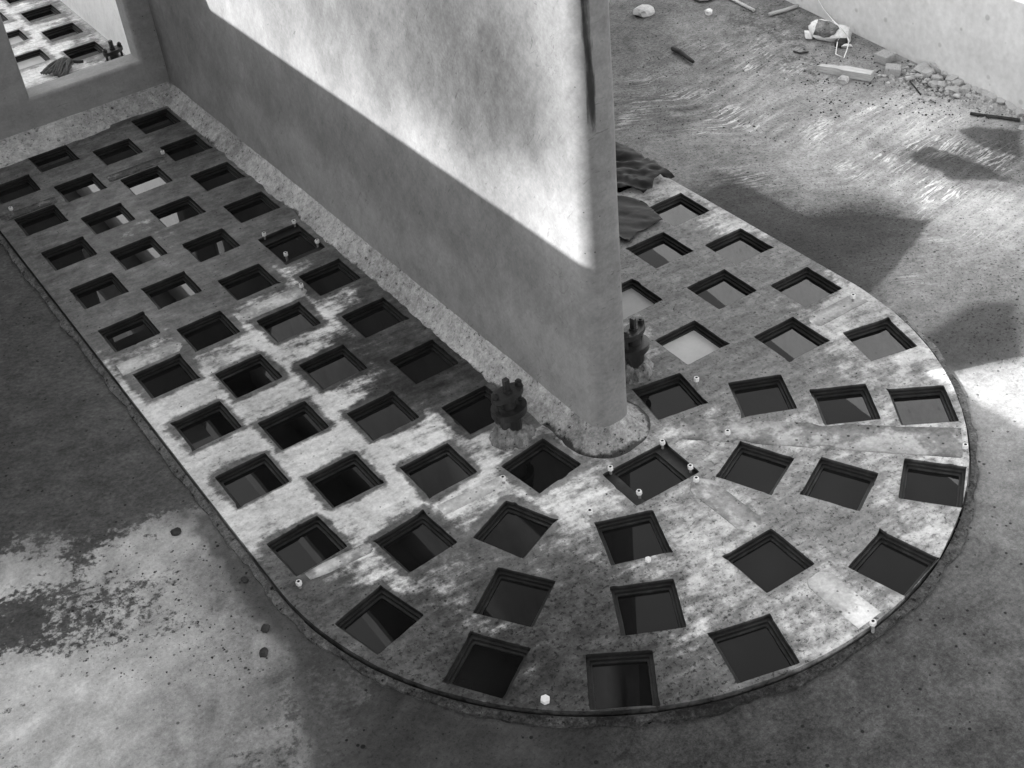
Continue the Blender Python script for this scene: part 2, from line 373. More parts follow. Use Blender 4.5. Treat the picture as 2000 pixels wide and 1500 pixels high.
def build_deck():
    root = empty('perforated_deck', (0, 0, 0))
    tag(root, 'round-ended concrete deck pierced by staggered square openings on both sides of the wall', 'deck')
    oi = [p for p in outline(0, .05, .006)]
    V2 = [Vector(p) for p in oi]; E = [(i, (i + 1) % len(oi)) for i in range(len(oi))]
    rings = []; RG = []
    for k, H in enumerate(HOLES):
        vis = H[1] < 1.0
        r = ring(H, 0, 16 if vis else 4, .0040 if vis else .002, k * 1.7)
        b = len(V2); V2 += [Vector(p) for p in r]; E += [(b + i, b + (i + 1) % len(r)) for i in range(len(r))]; rings.append((b, len(r))); RG.append(r)
    gx, gy = np.meshgrid(np.arange(-.22, 3.66, .034), np.arange(-6.29, 1.2, .034)); G = np.stack([gx.ravel(), gy.ravel()], 1)
    G += rng.uniform(-.008, .008, G.shape)
    gx, gy = np.meshgrid(np.arange(-.2, 3.6, .12), np.arange(1.25, 5.5, .12)); G = np.concatenate([G, np.stack([gx.ravel(), gy.ravel()], 1)])
    keepm = inside_outline(G, .018) & (hole_dist(G) > .012) & ~in_rings(G, RG)
    V2 += [Vector(p) for p in G[keepm]]
    vs, es, fs, *_ = delaunay_2d_cdt(V2, E, [], 0, 1e-6)
    P = np.array([(v.x, v.y) for v in vs]); F = np.array([f for f in fs])
    c = P[F].mean(1); ok = inside_outline(c, -.004) & ~in_rings(c, RG)
    F = F[ok]
    hd = hole_dist(P); z = np.array([.0022 * fb(x, y, 1, 2.2) for x, y in P]); z[hd < .01] *= .5
    verts = [(P[i, 0], P[i, 1], z[i]) for i in range(len(P))]; faces = [tuple(f) for f in F]
    rec = [0.0] * len(verts)
    def strip(a, b):
        n = len(a)
        for i in range(n): j = (i + 1) % n; faces.append((a[i], a[j], b[j], b[i]))
    def addring(pts, zz, r):
        b = len(verts)
        for k, p in enumerate(pts): verts.append((p[0], p[1], zz[k] if hasattr(zz, '__len__') else zz)); rec.append(r)
        return list(range(b, len(verts)))
    for k, H in enumerate(HOLES):
        b, n = rings[k]; pts = [(V2[b + i].x, V2[b + i].y) for i in range(n)]
        nn = n // 4; jt = .0034
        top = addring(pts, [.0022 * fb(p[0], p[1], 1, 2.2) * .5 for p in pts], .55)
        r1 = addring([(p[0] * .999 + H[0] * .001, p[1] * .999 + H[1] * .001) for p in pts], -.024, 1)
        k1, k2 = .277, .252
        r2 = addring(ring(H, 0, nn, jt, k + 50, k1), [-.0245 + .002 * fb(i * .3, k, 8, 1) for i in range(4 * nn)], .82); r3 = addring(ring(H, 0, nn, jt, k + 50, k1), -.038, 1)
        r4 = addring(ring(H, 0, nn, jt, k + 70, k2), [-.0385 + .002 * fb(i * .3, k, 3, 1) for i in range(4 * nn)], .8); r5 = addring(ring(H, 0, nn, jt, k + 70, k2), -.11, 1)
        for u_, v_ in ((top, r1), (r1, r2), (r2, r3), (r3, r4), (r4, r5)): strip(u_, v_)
    n = len(oi); top = addring(oi, 0.0, .25); bot = addring([(x, y) for x, y in oi], -.13, .8)
    strip(bot, top)
    VP = np.array([(v[0], v[1]) for v in verts])
    wob = np.array([(fb(x, y, 3, 3) * .10, fb(x, y, 8, 3) * .10) for x, y in VP])
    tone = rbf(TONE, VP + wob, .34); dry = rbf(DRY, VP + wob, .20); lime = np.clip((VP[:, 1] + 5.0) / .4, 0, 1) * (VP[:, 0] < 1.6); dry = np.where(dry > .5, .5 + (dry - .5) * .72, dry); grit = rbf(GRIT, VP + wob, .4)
    hd = np.abs(hole_dist(VP))
    left = ((VP[:, 0] < 1.45) & (VP[:, 1] > -5.0)).astype(float)
    mw = np.array([max(.006, .034 + .055 * fb(x, y, 13, 2.6)) for x, y in VP])
    damp = np.clip(1.25 - hd / mw, 0, 1)
    dry = dry - damp * (.50 * left + .12 * (1 - left))
    # water creeping from the foot of the wall
    dw = np.abs(VP[:, 0] - 1.43); dry -= np.where((VP[:, 1] > -4.2) & (VP[:, 0] < 1.5), np.clip(1 - dw / .16, 0, 1) * .45, 0)
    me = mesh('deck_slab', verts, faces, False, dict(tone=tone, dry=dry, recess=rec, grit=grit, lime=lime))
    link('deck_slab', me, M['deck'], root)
    return root
DECK = build_deck()

# ------------------------------------------------------------------ water lying in the channel under the deck
def build_water():
    st = .04; xs = np.arange(-.245, 3.67, st); ys = np.arange(-6.30, YEND - .04, st)
    gx, gy = np.meshgrid(xs, ys); P = np.stack([gx.ravel(), gy.ravel()], 1)
    ins = inside_outline(P, .002)
    nx = len(xs); F = []
    for j in range(len(ys) - 1):
        for i in range(nx - 1):
            q = (j * nx + i, j * nx + i + 1, (j + 1) * nx + i + 1, (j + 1) * nx + i)
            if any(ins[v] for v in q) and P[q[0], 1] < YEND: F.append(q)
    sc = np.zeros(len(P))
    for H in HOLES:
        if H[5]:
            L = np.abs(local(P, H)); sc[(L.max(1) < .21)] = H[5]
    me = mesh('water', [(x, y, -.047) for x, y in P], F, True, dict(scum_glare=sc))
    tag(link('water', me, M['water']), 'dark still water lying just under the square openings', kind='structure')
build_water()

# ------------------------------------------------------------------ tank floor
def build_floor():
    xs = np.concatenate([np.arange(-30, -3, 3.0), np.arange(-3, 6.6, .045), np.arange(7, 40, 3.0)])
    ys = np.concatenate([np.arange(-40, -8, 3.0), np.arange(-8, 1.6, .045), np.arange(2, 40, 2.0)])
    gx, gy = np.meshgrid(xs, ys); P = np.stack([gx.ravel(), gy.ravel()], 1)
    ins = inside_outline(P, .03); nx = len(xs); F = []
    for j in range(len(ys) - 1):
        for i in range(nx - 1):
            q = (j * nx + i, j * nx + i + 1, (j + 1) * nx + i + 1, (j + 1) * nx + i)
            if not all(ins[v] for v in q): F.append(q)
    wob = np.array([(fb(x, y, 3, 2.0) * .12, fb(x, y, 8, 2.0) * .12) for x, y in P])
    T = world_samples([(20, 600, .30), (60, 800, .30), (200, 900, .32), (330, 900, .33), (100, 1000, .36), (40, 1120, .80), (250, 1110, .72), (380, 1060, .68), (400, 1200, .66), (200, 1200, .66), (100, 1300, .84), (60, 1400, .84), (250, 1280, .82), (330, 1390, .68),
        (430, 1300, .70), (500, 1230, .66), (480, 1400, .54), (560, 1400, .46), (420, 1440, .56), (150, 1440, .72), (550, 1280, .56), (470, 1130, .40), (560, 1200, .36), (620, 1290, .32), (700, 1350, .30), (900, 1420, .30), (1100, 1440, .28), (1300, 1430, .26), (1500, 1400, .30), (1700, 1330, .32),
        (1850, 1250, .34), (1900, 1100, .40), (1850, 1400, .32), (1600, 1440, .30), (1980, 1300, .4), (1910, 950, .5), (1920, 850, .55), (1910, 760, .62), (1980, 720, .62), (1900, 650, .38), (1960, 560, .5), (1780, 600, .50),
        (1550, 480, .28), (1650, 460, .27), (1720, 430, .29), (1620, 540, .30), (1450, 380, .31), (1400, 370, .33), (1690, 550, .30), (1800, 500, .56), (1850, 440, .64), (1900, 380, .7), (1750, 560, .58), (1900, 500, .56), (1700, 320, .62), (1830, 370, .70), (1850, 310, .33), (1900, 325, .36), (1925, 262, .36), (1600, 330, .58),
        (1400, 300, .46), (1300, 330, .5), (1250, 300, .44), (1500, 360, .52), (1450, 250, .5), (1300, 210, .38), (1250, 180, .36), (1250, 100, .38), (1220, 60, .34), (1350, 150, .42), (1400, 60, .44), (1500, 80, .48), (1480, 170, .52), (1600, 200, .52), (1700, 220, .60), (1800, 230, .70), (1850, 230, .72), (1900, 240, .68), (1750, 180, .58), (1650, 170, .5), (1580, 60, .46), (1650, 90, .46), (1700, 130, .52), (1560, 130, .48), (1850, 180, .56), (1550, 270, .58)])
    tone = rbf(T, P + wob, .20); tone -= .035 * (P[:, 1] < -5.2) * np.clip((P[:, 0] - .2) / .6, 0, 1); tone = tone + .015 * np.clip((P[:, 0] - 4.3) / .5, 0, 1) * (P[:, 1] > -4.6) * (P[:, 1] < -1.6)
    MU = world_samples([(20, 500, 1.2), (60, 700, 1.2), (100, 900, 1.2), (250, 800, 1.2), (300, 900, 1.1), (360, 930, 1), (30, 1030, .8), (150, 1050, .7), (260, 1010, .75), (320, 960, .6), (340, 1020, -.1), (250, 1080, .05), (120, 1110, .42), (60, 1170, .85), (30, 1210, .8), (170, 1180, .6), (260, 1140, .62), (200, 1130, .5), (110, 1220, .6), (150, 1260, .3), (40, 1090, .1),
        (300, 1190, .4), (360, 1200, .42), (360, 1250, .2), (450, 1160, .3), (480, 1100, .35), (420, 1100, .05), (20, 1330, .35), (60, 1300, .0), (250, 1350, -.2), (450, 1350, -.2), (540, 1330, .5), (560, 1400, .5), (500, 1260, -.1), (600, 1300, .2), (800, 1420, -.2), (1200, 1440, -.2), (1600, 1350, -.3), (1900, 1000, -.3), (1600, 400, -.4), (1500, 200, -.4), (1800, 300, -.4), (1300, 60, .0), (1900, 760, -.3), (470, 1030, .3), (1250, 40, .3), (1600, 90, .2), (1700, 170, .15), (1490, 50, .5), (1560, 100, .55), (1540, 80, .5), (1760, 150, .4), (1800, 150, .45), (1860, 175, .4), (1680, 100, .3), (1920, 200, .35), (1740, 115, .2), (1590, 140, .35), (1640, 110, .2), (1460, 90, .2), (545, 1340, .8), (562, 1400, .8), (600, 1295, .6), (622, 1350, .6), (520, 1380, -.1), (590, 1400, .1)])
    mud = rbf(MU, P + wob * .6, .13)
    def poly_mask(px, soft):
        Q = np.array([tuple(at(a, b)[:2]) for a, b in px]); PW = P + wob * .25; c = np.zeros(len(P), bool); dist = np.full(len(P), 9.0)
        for i in range(len(Q)):
            p0, p1 = Q[i - 1], Q[i]
            with np.errstate(divide='ignore', invalid='ignore'):
                hit = ((p1[1] > PW[:, 1]) != (p0[1] > PW[:, 1])) & (PW[:, 0] < (p0[0] - p1[0]) * (PW[:, 1] - p1[1]) / (p0[1] - p1[1]) + p1[0])
            c ^= hit
            e = p1 - p0; t_ = np.clip(((PW - p0) @ e) / (e @ e), 0, 1); dist = np.minimum(dist, np.hypot(*(PW - p0 - t_[:, None] * e).T))
        return np.clip(.5 + np.where(c, dist, -dist) / (2 * soft), -.3, 1.0)
    damp = np.full(len(P), -.3)
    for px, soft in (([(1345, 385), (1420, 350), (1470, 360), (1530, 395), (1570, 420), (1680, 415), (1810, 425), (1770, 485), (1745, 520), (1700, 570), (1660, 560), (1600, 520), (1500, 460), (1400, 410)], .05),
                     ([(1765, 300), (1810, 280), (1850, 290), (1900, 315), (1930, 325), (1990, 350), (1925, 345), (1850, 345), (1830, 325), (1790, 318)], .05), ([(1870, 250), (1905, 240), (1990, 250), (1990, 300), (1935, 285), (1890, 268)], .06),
                     ([(1800, 650), (1900, 590), (1990, 580), (1990, 690), (1930, 700), (1850, 720), (1825, 690)], .10),  # shaded floor beside the sun patch, painted darker up to its edge
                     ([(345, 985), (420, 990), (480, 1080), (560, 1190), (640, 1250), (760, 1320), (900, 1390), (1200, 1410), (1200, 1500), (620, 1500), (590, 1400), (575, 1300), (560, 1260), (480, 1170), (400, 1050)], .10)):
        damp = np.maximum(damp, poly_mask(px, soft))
    gx_ = np.where(P[:, 0] > 4.55, .13 * (P[:, 0] - 4.55), -.55 * (P[:, 0] - 4.55) * np.clip((4.55 - P[:, 0]) * 4, 0, 1)); flow = P[:, 1] - gx_
    rip = np.clip((P[:, 0] - 3.75) / .25, 0, 1) * np.clip((6.3 - P[:, 0]) / .5, 0, 1) * np.clip((-P[:, 1] - .9) / .8, 0, 1) * np.clip((P[:, 1] + 5.0) / .8, 0, 1)
    grit = np.clip((P[:, 0] - 3.6) / .4, 0, 1) * .8 + .25
    zl = np.clip((P[:, 0] - 3.3) / .5, 0, 1)
    z = -.050 + .034 * zl * np.clip((P[:, 1] + 5.6) / .6, 0, 1) + np.array([.007 * fb(x, y, 4, 1.3) + .003 * fb(x, y, 9, 6) for x, y in P])
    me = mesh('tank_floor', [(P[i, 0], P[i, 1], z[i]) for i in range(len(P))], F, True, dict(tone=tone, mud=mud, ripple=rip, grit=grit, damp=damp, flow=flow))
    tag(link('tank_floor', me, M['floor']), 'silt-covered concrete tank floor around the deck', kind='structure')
build_floor()
def floor_z(x, y):
    zl = max(0, min(1, (x - 3.3) / .5)); return -.050 + .034 * zl * max(0, min(1, (y + 5.6) / .6)) + .007 * fb(x, y, 4, 1.3) + .003 * fb(x, y, 9, 6)

# ragged band of mortar along the deck edge
def build_edging():
    inner = outline(-.012, .03); verts = []; faces = []
    inner = [p for p in inner if p[1] < 1.15 and not (p[0] > CX and p[1] > -4.7)]
    for i, (x, y) in enumerate(inner):
        nx, ny = (x - CX, y - CY) if y < CY else (math.copysign(1, x - CX), 0)
        L = math.hypot(nx, ny); nx /= L; ny /= L
        wd = .042 + .034 * fb(x, y, 6, 4) + .022 * fb(x, y, 2, 14)
        if x > CX + 1.2 and y > -5: wd *= .8
        top = -.024 if x < 3.3 or y < -5.2 else -.008
        wd = max(.016, wd)
        for t, zz in ((0, -.06), (0.001, top), (.5, top - .003), (.93, top - .010), (1, -.07)):
            zf = zz + .004 * fb(x + t, y, 11, 12) if 0 < t < 1 else zz
            verts.append((x + nx * wd * t, y + ny * wd * t, zf))
    m = 5; n = len(inner)
    for i in range(n - 1):
        for j in range(m - 1): a = i * m + j; faces.append((a, a + m, a + m + 1, a + 1))
    P = np.array([v[:2] for v in verts])
    tone = rbf(world_samples([(150, 650, .40), (350, 900, .42), (500, 1150, .42), (700, 1280, .34), (900, 1390, .24), (1200, 1410, .20), (1500, 1340, .22), (1800, 1150, .28), (1890, 850, .34), (1700, 600, .45)]), P, .4)
    link('mortar_edging', mesh('mortar_edging', verts, faces, False, dict(tone=tone, damp=np.full(len(P), -.2))), M['cove'], DECK)
build_edging()

# mortar strips that cover the joints, radial round the nose and square across the straight part
def joint_strip(p0, p1, w0, w1, tone, skip=()):
    p0, p1 = Vector(p0), Vector(p1); d = (p1 - p0); L = d.length; d /= L; nrm = Vector((-d.y, d.x))
    n = max(4, int(L / .02)); rows = []; cut = []
    for i in range(n + 1):
        t = i / n; c = p0 + d * (t * L); w = (w0 + (w1 - w0) * t) / 2
        rows.append((c, w))
        dd = float(hole_dist(np.array([tuple(c)]))[0]); w = min(w, dd - .010); rows[-1] = (c, w); cut.append(w < .022)
    runs = []; cur = []
    for i in range(n + 1):
        if cut[i]:
            if len(cur) > 3: runs.append(cur)
            cur = []
        else: cur.append(i)
    if len(cur) > 3: runs.append(cur)
    for run in runs:
        verts = []; faces = []; edge = []
        for m_, i in enumerate(run):
            c, w = rows[i]; end = m_ in (0, len(run) - 1)
            for s_ in (-1, -.94, -.3, .3, .94, 1):
                e = 1 + .10 * fb(c.x * 1.0, c.y, s_ * 3, 5) * (1 if abs(s_) > .8 else 0)
                q = c + nrm * (s_ * w * e) + d * (.012 * fb(c.x + s_, c.y, 4, 9) if end else 0)
                z = (.0004 if abs(s_) == 1 or end else .0026) + .0008 * fb(q.x, q.y, 3, 20)
                verts.append((q.x, q.y, z)); edge.append(1.0 if abs(s_) == 1 else .55 if abs(s_) > .8 else 0.0)
        for i in range(len(run) - 1):
            for j in range(5): a = i * 6 + j; faces.append((a, a + 6, a + 7, a + 1))
        link('joint_strip', mesh('joint_strip', verts, faces, False, dict(tone=np.full(len(verts), tone), edge=edge)), M['strip'], DECK)
joint_strip((-.2, .213), (1.40, .213), .11, .11, .34)
joint_strip((-.2, -2.112), (1.42, -2.112), .13, .13, .66)
joint_strip((1.07, -4.43), (.66, -4.40), .085, .085, .74); joint_strip((.25, -4.39), (-.10, -4.367), .08, .08, .60)
a45 = math.radians(-45)
joint_strip((CX + .42 * math.cos(a45), -4.41 + .42 * math.sin(a45)), (CX + 1.87 * math.cos(a45), -4.42 + 1.87 * math.sin(a45)), .17, .235, .50)
joint_strip((1.795, -5.045), (1.80, -5.55), .145, .145, .56); joint_strip((1.795, -5.875), (1.79, -6.27), .15, .15, .70)
joint_strip((3.18, -4.49), (3.6, -4.50), .11, .11, .62)
joint_strip((3.6, -2.10), (3.2, -2.10), .12, .12, .5)
joint_strip((-.2, 2.22), (1.55, 2.22), .12, .12, .7)

# bolts
def hexprism(bm, r, z0, z1, ang=0): bm_cyl(bm, r, z0, z1, 6, ang=ang)
def bolt_meshes():
    bm = bmesh.new(); bm_cyl(bm, .0088, -.03, .042, 10); s = from_bm('bolt', bm)
    bm = bmesh.new()
    n = 6; ro, ri = .0185, .0098
    ov = []; zz = ((.036, 0), (.060, 0), (.0625, -.002))
    for z, e in zz: ov.append([bm.verts.new(((ro + e) * math.cos(i * math.pi / 3), (ro + e) * math.sin(i * math.pi / 3), z)) for i in range(n)])
    iv = [[bm.verts.new((ri * math.cos(i * math.pi / 3), ri * math.sin(i * math.pi / 3), z)) for i in range(n)] for z in (.0625, .040)]
    rows = ov + iv
    for a, b in zip(rows, rows[1:]):
        for i in range(n): bm.faces.new((a[i], a[(i + 1) % n], b[(i + 1) % n], b[i]))
    bm.faces.new(iv[-1]); bm.faces.new(list(reversed(ov[0])))
    bmesh.ops.recalc_face_normals(bm, faces=bm.faces)
    for f in bm.faces:
        if max(math.hypot(v.co.x, v.co.y) for v in f.verts) < ri * 1.05: f.material_index = 1
    return s, from_bm('nut', bm)
BOLT, NUT = bolt_meshes(); NUT.materials.append(M['zinc']); NUT.materials.append(M['iron'])
def bolt(x, y, z=0.0, sc=.84, tilt=0.0):
    a = random.uniform(0, 1); b = link('bolt', BOLT, M['stud'], DECK, (x, y, z), (random.uniform(-.06, .06) + tilt, random.uniform(-.06, .06), a))
    b.scale = (sc, sc, sc); link('nut', NUT, M['zinc'], b)
for p in [(1292, 858), (1190, 908), (1347, 905), (1247, 955)]: q = at(p[0], p[1], .036); bolt(q.x, q.y, -.024)
for p in [(571, 427), (512, 452), (616, 466), (555, 490)]: q = at(p[0], p[1], .036); bolt(q.x, q.y, -.024)
for p in [(1420, 838), (1885, 865), (1358, 930), (1705, 1210), (1150, 993), (980, 928), (580, 1132), (1358, 735), (1665, 573), (585, 552), (315, 292), (17, 402)]:
    q = at(p[0], p[1], .056); bolt(q.x, q.y, -.003)

# ------------------------------------------------------------------ dividing wall with rounded nose
WALL_TOP, SHADE_Z = 2.98, 3.20
def wall_path(r, y_far, step=.05, nose_n=10):
    """plan of the wall: long faces, rounded corners, nearly flat end"""
    pts = []; n = int((y_far - NY) / step)
    for i in range(n): pts.append((WX - r, y_far - (y_far - NY) * i / n, -1, 0))
    for i in range(nose_n + 1):
        a = math.pi + math.pi / 2 * i / nose_n; pts.append((WX - r + CR + CR * math.cos(a), NY + CR * math.sin(a), math.cos(a), math.sin(a)))
    m = max(2, int((2 * r - 2 * CR) / step * 2))
    for i in range(1, m): pts.append((WX - r + CR + (2 * r - 2 * CR) * i / m, NY - CR, 0, -1))
    for i in range(nose_n + 1):
        a = 1.5 * math.pi + math.pi / 2 * i / nose_n; pts.append((WX + r - CR + CR * math.cos(a), NY + CR * math.sin(a), math.cos(a), math.sin(a)))
    for i in range(1, n + 1): pts.append((WX + r, NY + (y_far - NY) * i / n, 1, 0))
    return pts
def build_wall():
    root = empty('dividing_wall', (WX, NY, 0)); tag(root, 'tall thin concrete wall with rounded end standing in the middle of the deck, upper part sunlit', 'wall')
    path = wall_path(WR, 8.0); zs = np.concatenate([np.arange(-.05, 2.9, .06), [WALL_TOP]]); verts = []; faces = []
    for (x, y, nx, ny) in path:
        for z in zs:
            d = .004 * fb(x * 1.3 + z, y, z, 1.6) * (1 if y < 1 else .3)
            verts.append((x + nx * d, y + ny * d, z))
    m = len(zs)
    for i in range(len(path) - 1):
        for j in range(m - 1): a = i * m + j; faces.append((a, a + m, a + m + 1, a + 1))
    A = np.array(verts)
    # left face: blotches, plus glow and dark edge along the shadow line painted in, read off the photograph
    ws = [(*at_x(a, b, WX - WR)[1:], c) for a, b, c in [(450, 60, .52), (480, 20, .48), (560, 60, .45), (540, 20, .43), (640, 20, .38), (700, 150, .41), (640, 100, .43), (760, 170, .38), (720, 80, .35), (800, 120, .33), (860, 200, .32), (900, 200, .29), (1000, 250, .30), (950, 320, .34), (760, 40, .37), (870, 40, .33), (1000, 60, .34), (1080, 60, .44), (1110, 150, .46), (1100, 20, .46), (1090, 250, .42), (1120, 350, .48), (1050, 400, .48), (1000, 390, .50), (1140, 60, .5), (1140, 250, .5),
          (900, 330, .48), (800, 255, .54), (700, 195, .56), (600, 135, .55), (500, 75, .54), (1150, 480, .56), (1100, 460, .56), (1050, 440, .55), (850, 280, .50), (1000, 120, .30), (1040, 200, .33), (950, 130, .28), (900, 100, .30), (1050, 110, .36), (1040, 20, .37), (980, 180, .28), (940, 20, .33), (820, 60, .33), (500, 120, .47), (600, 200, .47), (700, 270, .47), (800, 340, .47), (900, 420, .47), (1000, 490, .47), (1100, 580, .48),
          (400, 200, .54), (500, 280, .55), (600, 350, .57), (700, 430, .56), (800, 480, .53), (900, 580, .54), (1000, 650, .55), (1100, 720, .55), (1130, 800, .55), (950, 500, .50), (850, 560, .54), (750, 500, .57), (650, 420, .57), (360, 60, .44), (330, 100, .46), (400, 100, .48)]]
    ws += [(y, z, .92) for y in (1.8, 2.6, 3.4, 4.5, 6, 8) for z in (.3, 1, 1.7, 2.4, 2.9)] + [(y, 2.8, .45) for y in (-4, -3, -2, -1, 0)]  # wall past the port painted paler to lift its reflection in the water
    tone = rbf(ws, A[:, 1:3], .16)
    nose = A[:, 1] < NY - .06; rightf = A[:, 0] > WX + .09
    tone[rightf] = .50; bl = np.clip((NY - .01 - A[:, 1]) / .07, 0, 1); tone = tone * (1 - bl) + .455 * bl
    wet = np.full(len(A), -.6)
    on = (A[:, 1] < NY - .015)
    wet[on] = -.42 + 1.15 * np.exp(-((A[on, 0] - (WX - .045)) / .034) ** 2) * np.clip((A[on, 2] - 1.35) / .6, 0, 1)
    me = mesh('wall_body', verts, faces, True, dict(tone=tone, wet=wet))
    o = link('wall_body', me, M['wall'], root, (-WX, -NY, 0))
    bm = bmesh.new(); bm_box(bm, (1.42, 8.0 - NY - .2, SHADE_Z - WALL_TOP), (0, (8.0 - NY) / 2 + .1, (SHADE_Z + WALL_TOP) / 2), bevel=.02)  # unseen overhanging slab, added to cast shade on the walls
    link('shade_slab', from_bm('shade_slab', bm), M['coping'], root)
    # cove of rough mortar round the foot
    path = wall_path(WR, 1.28, .022, 16); verts = []; faces = []; tone = []; damp = []
    for (x, y, nx, ny) in path:
        wd = .130 + .030 * fb(x, y, 3, 3.5) + .016 * fb(x, y, 7, 14); ht = .112 + .008 * fb(x, y, 5, 2)
        if y < NY: wd -= .0
        for t in (0, .05, .2, .4, .6, .8, .95, 1.0):
            z = ht * (1 - t) ** 1.25 if t > 0 else ht + .004 + .010 * fb(x, y, 2, 18)
            d = .014 * fb(x * 1.0 + t, y, t * .6, 9) + .006 * fb(x, y, t * 3, 34)
            if t in (0, 1.0): d = 0
            verts.append((x + nx * (wd * t - .003), y + ny * (wd * t - .003), max(z + d, -.002 if t == 1 else .001)))
            tone.append(.64 + .18 * fb(x, y, 1, 1.6) - (.14 if y < NY + .12 else 0)); damp.append(-.46 + .88 * t ** 1.4 + .42 * fb(x, y, 9, 2.0) + (.22 if y < NY + .25 else 0))
    m = 8
    for i in range(len(path) - 1):
        for j in range(m - 1): a = i * m + j; faces.append((a, a + m, a + m + 1, a + 1))
    link('mortar_cove', mesh('mortar_cove', verts, faces, True, dict(tone=tone, damp=damp)), M['cove'], root, (-WX, -NY, 0))
build_wall()

# ------------------------------------------------------------------ cross wall with port
def build_cross_wall():
    y0, y1, top = 1.20, 1.42, 3.35; xl, xr = -2.79, WX - WR - .002; px0, px1, pz0, pz1 = .47, 1.385, .365, 2.05
    root = empty('cross_wall', (0, y0, 0)); tag(root, 'grey concrete cross wall with a square port, behind the far end of the deck', 'wall')
    bm = bmesh.new(); xs = [xl, px0, px1, xr]; zs = [-.06, pz0, pz1, top]
    g = {}
    for k, y in enumerate((0, y1 - y0)):
        for i, x in enumerate(xs):
            for j, z in enumerate(zs): g[k, i, j] = bm.verts.new((x, y, z))
    for i in range(3):
        for j in range(3):
            if (i, j) == (1, 1): continue
            bm.faces.new((g[0, i, j], g[0, i + 1, j], g[0, i + 1, j + 1], g[0, i, j + 1])); bm.faces.new((g[1, i, j], g[1, i, j + 1], g[1, i + 1, j + 1], g[1, i + 1, j]))
    def q(a, b): bm.faces.new((g[0, *a], g[0, *b], g[1, *b], g[1, *a]))
    port = [(1, 1), (2, 1), (2, 2), (1, 2)]
    for i in range(4): q(port[i], port[(i + 1) % 4])
    for i in range(3): q((i, 3), (i + 1, 3)); q((0, i), (0, i + 1)); q((3, i), (3, i + 1))
    bmesh.ops.recalc_face_normals(bm, faces=bm.faces); bm.edges.ensure_lookup_table()
    es = [e for e in bm.edges if {tuple(round(c, 3) for c in (v.co.x, v.co.z)) for v in e.verts} <= {(px0, pz0), (px1, pz0), (px1, pz1), (px0, pz1)} and abs(e.verts[0].co.y - e.verts[1].co.y) < 1e-4]
    bmesh.ops.bevel(bm, geom=es, offset=.028, segments=4, affect='EDGES', profile=.5)
    bmesh.ops.subdivide_edges(bm, edges=[e for e in bm.edges if e.calc_length() > .5], cuts=6, use_grid_fill=True)
    me = from_bm('wall_body', bm, False)
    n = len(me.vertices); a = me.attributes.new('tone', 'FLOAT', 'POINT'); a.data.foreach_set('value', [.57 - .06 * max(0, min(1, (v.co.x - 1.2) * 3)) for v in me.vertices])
    b = me.attributes.new('wet', 'FLOAT', 'POINT'); b.data.foreach_set('value', [-.6] * n)
    link('wall_body', me, M['wall'], root)
    # cove at its foot
    verts = []; faces = []; tone = []; damp = []; m = 7; xsx = np.arange(-.26, 1.58, .022)
    for x in xsx:
        wd = .20 + .035 * fb(x, 1, 3, 3.2) + .015 * fb(x, 1, 7, 13); ht = .125 + .01 * fb(x, 1, 5, 2)
        if .95 < x < 1.55: wd -= .045
        for t in (0, .06, .25, .5, .75, .94, 1):
            z = ht * (1 - t) ** 1.2; d = 0 if t in (0, 1) else .007 * fb(x, t, 3, 14) + .004 * fb(x, t * .3, 3, 38)
            verts.append((x, -wd * t + .003, max(z + d, .0))); tone.append(.67 + .12 * fb(x, 2, 1, 1.3)); damp.append(-.5 + .5 * t ** 2 + .3 * fb(x, 2, 9, 1.9) + (.1 if x > .8 else 0))
    for i in range(len(xsx) - 1):
        for j in range(m - 1): a_ = i * m + j; faces.append((a_, a_ + 1, a_ + m + 1, a_ + m))
    link('mortar_cove', mesh('mortar_cove', verts, faces, True, dict(tone=tone, damp=damp)), M['cove'], root)
build_cross_wall()

# ------------------------------------------------------------------ outer tank walls
def tank_wall(x, y0, y1, h, rot, label, tonem):
    bm = bmesh.new(); L = y1 - y0
    bm_box(bm, (.35, L, h + .1), (0, 0, h / 2 - .05), bevel=.012)
    bmesh.ops.subdivide_edges(bm, edges=[e for e in bm.edges if e.calc_length() > 2], cuts=60)
    for v in bm.verts:
        if v.co.z > h - .05: v.co.z += .006 * fb(v.co.y, 1, 2, 3)
    o = link('tank_wall', from_bm('tank_wall', bm), M[tonem], None, (x, (y0 + y1) / 2, 0), (0, 0, rot)); tag(o, label, 'wall'); return o
tank_wall(-2.79 - .175, -6.4, 9.0, 1.15 + (WX - WR + 2.79) * .655, 0, 'high outer tank wall on the sunny side, whose top edge shades the deck', 'coping')
rt = math.atan(.09); ym = .5
tank_wall(6.12 + .09 * (ym + 3.3) + .178, ym - 7.5, ym + 7.5, 3.6, -rt, 'pale rendered outer tank wall rising behind the rubble and bricks', 'tank')

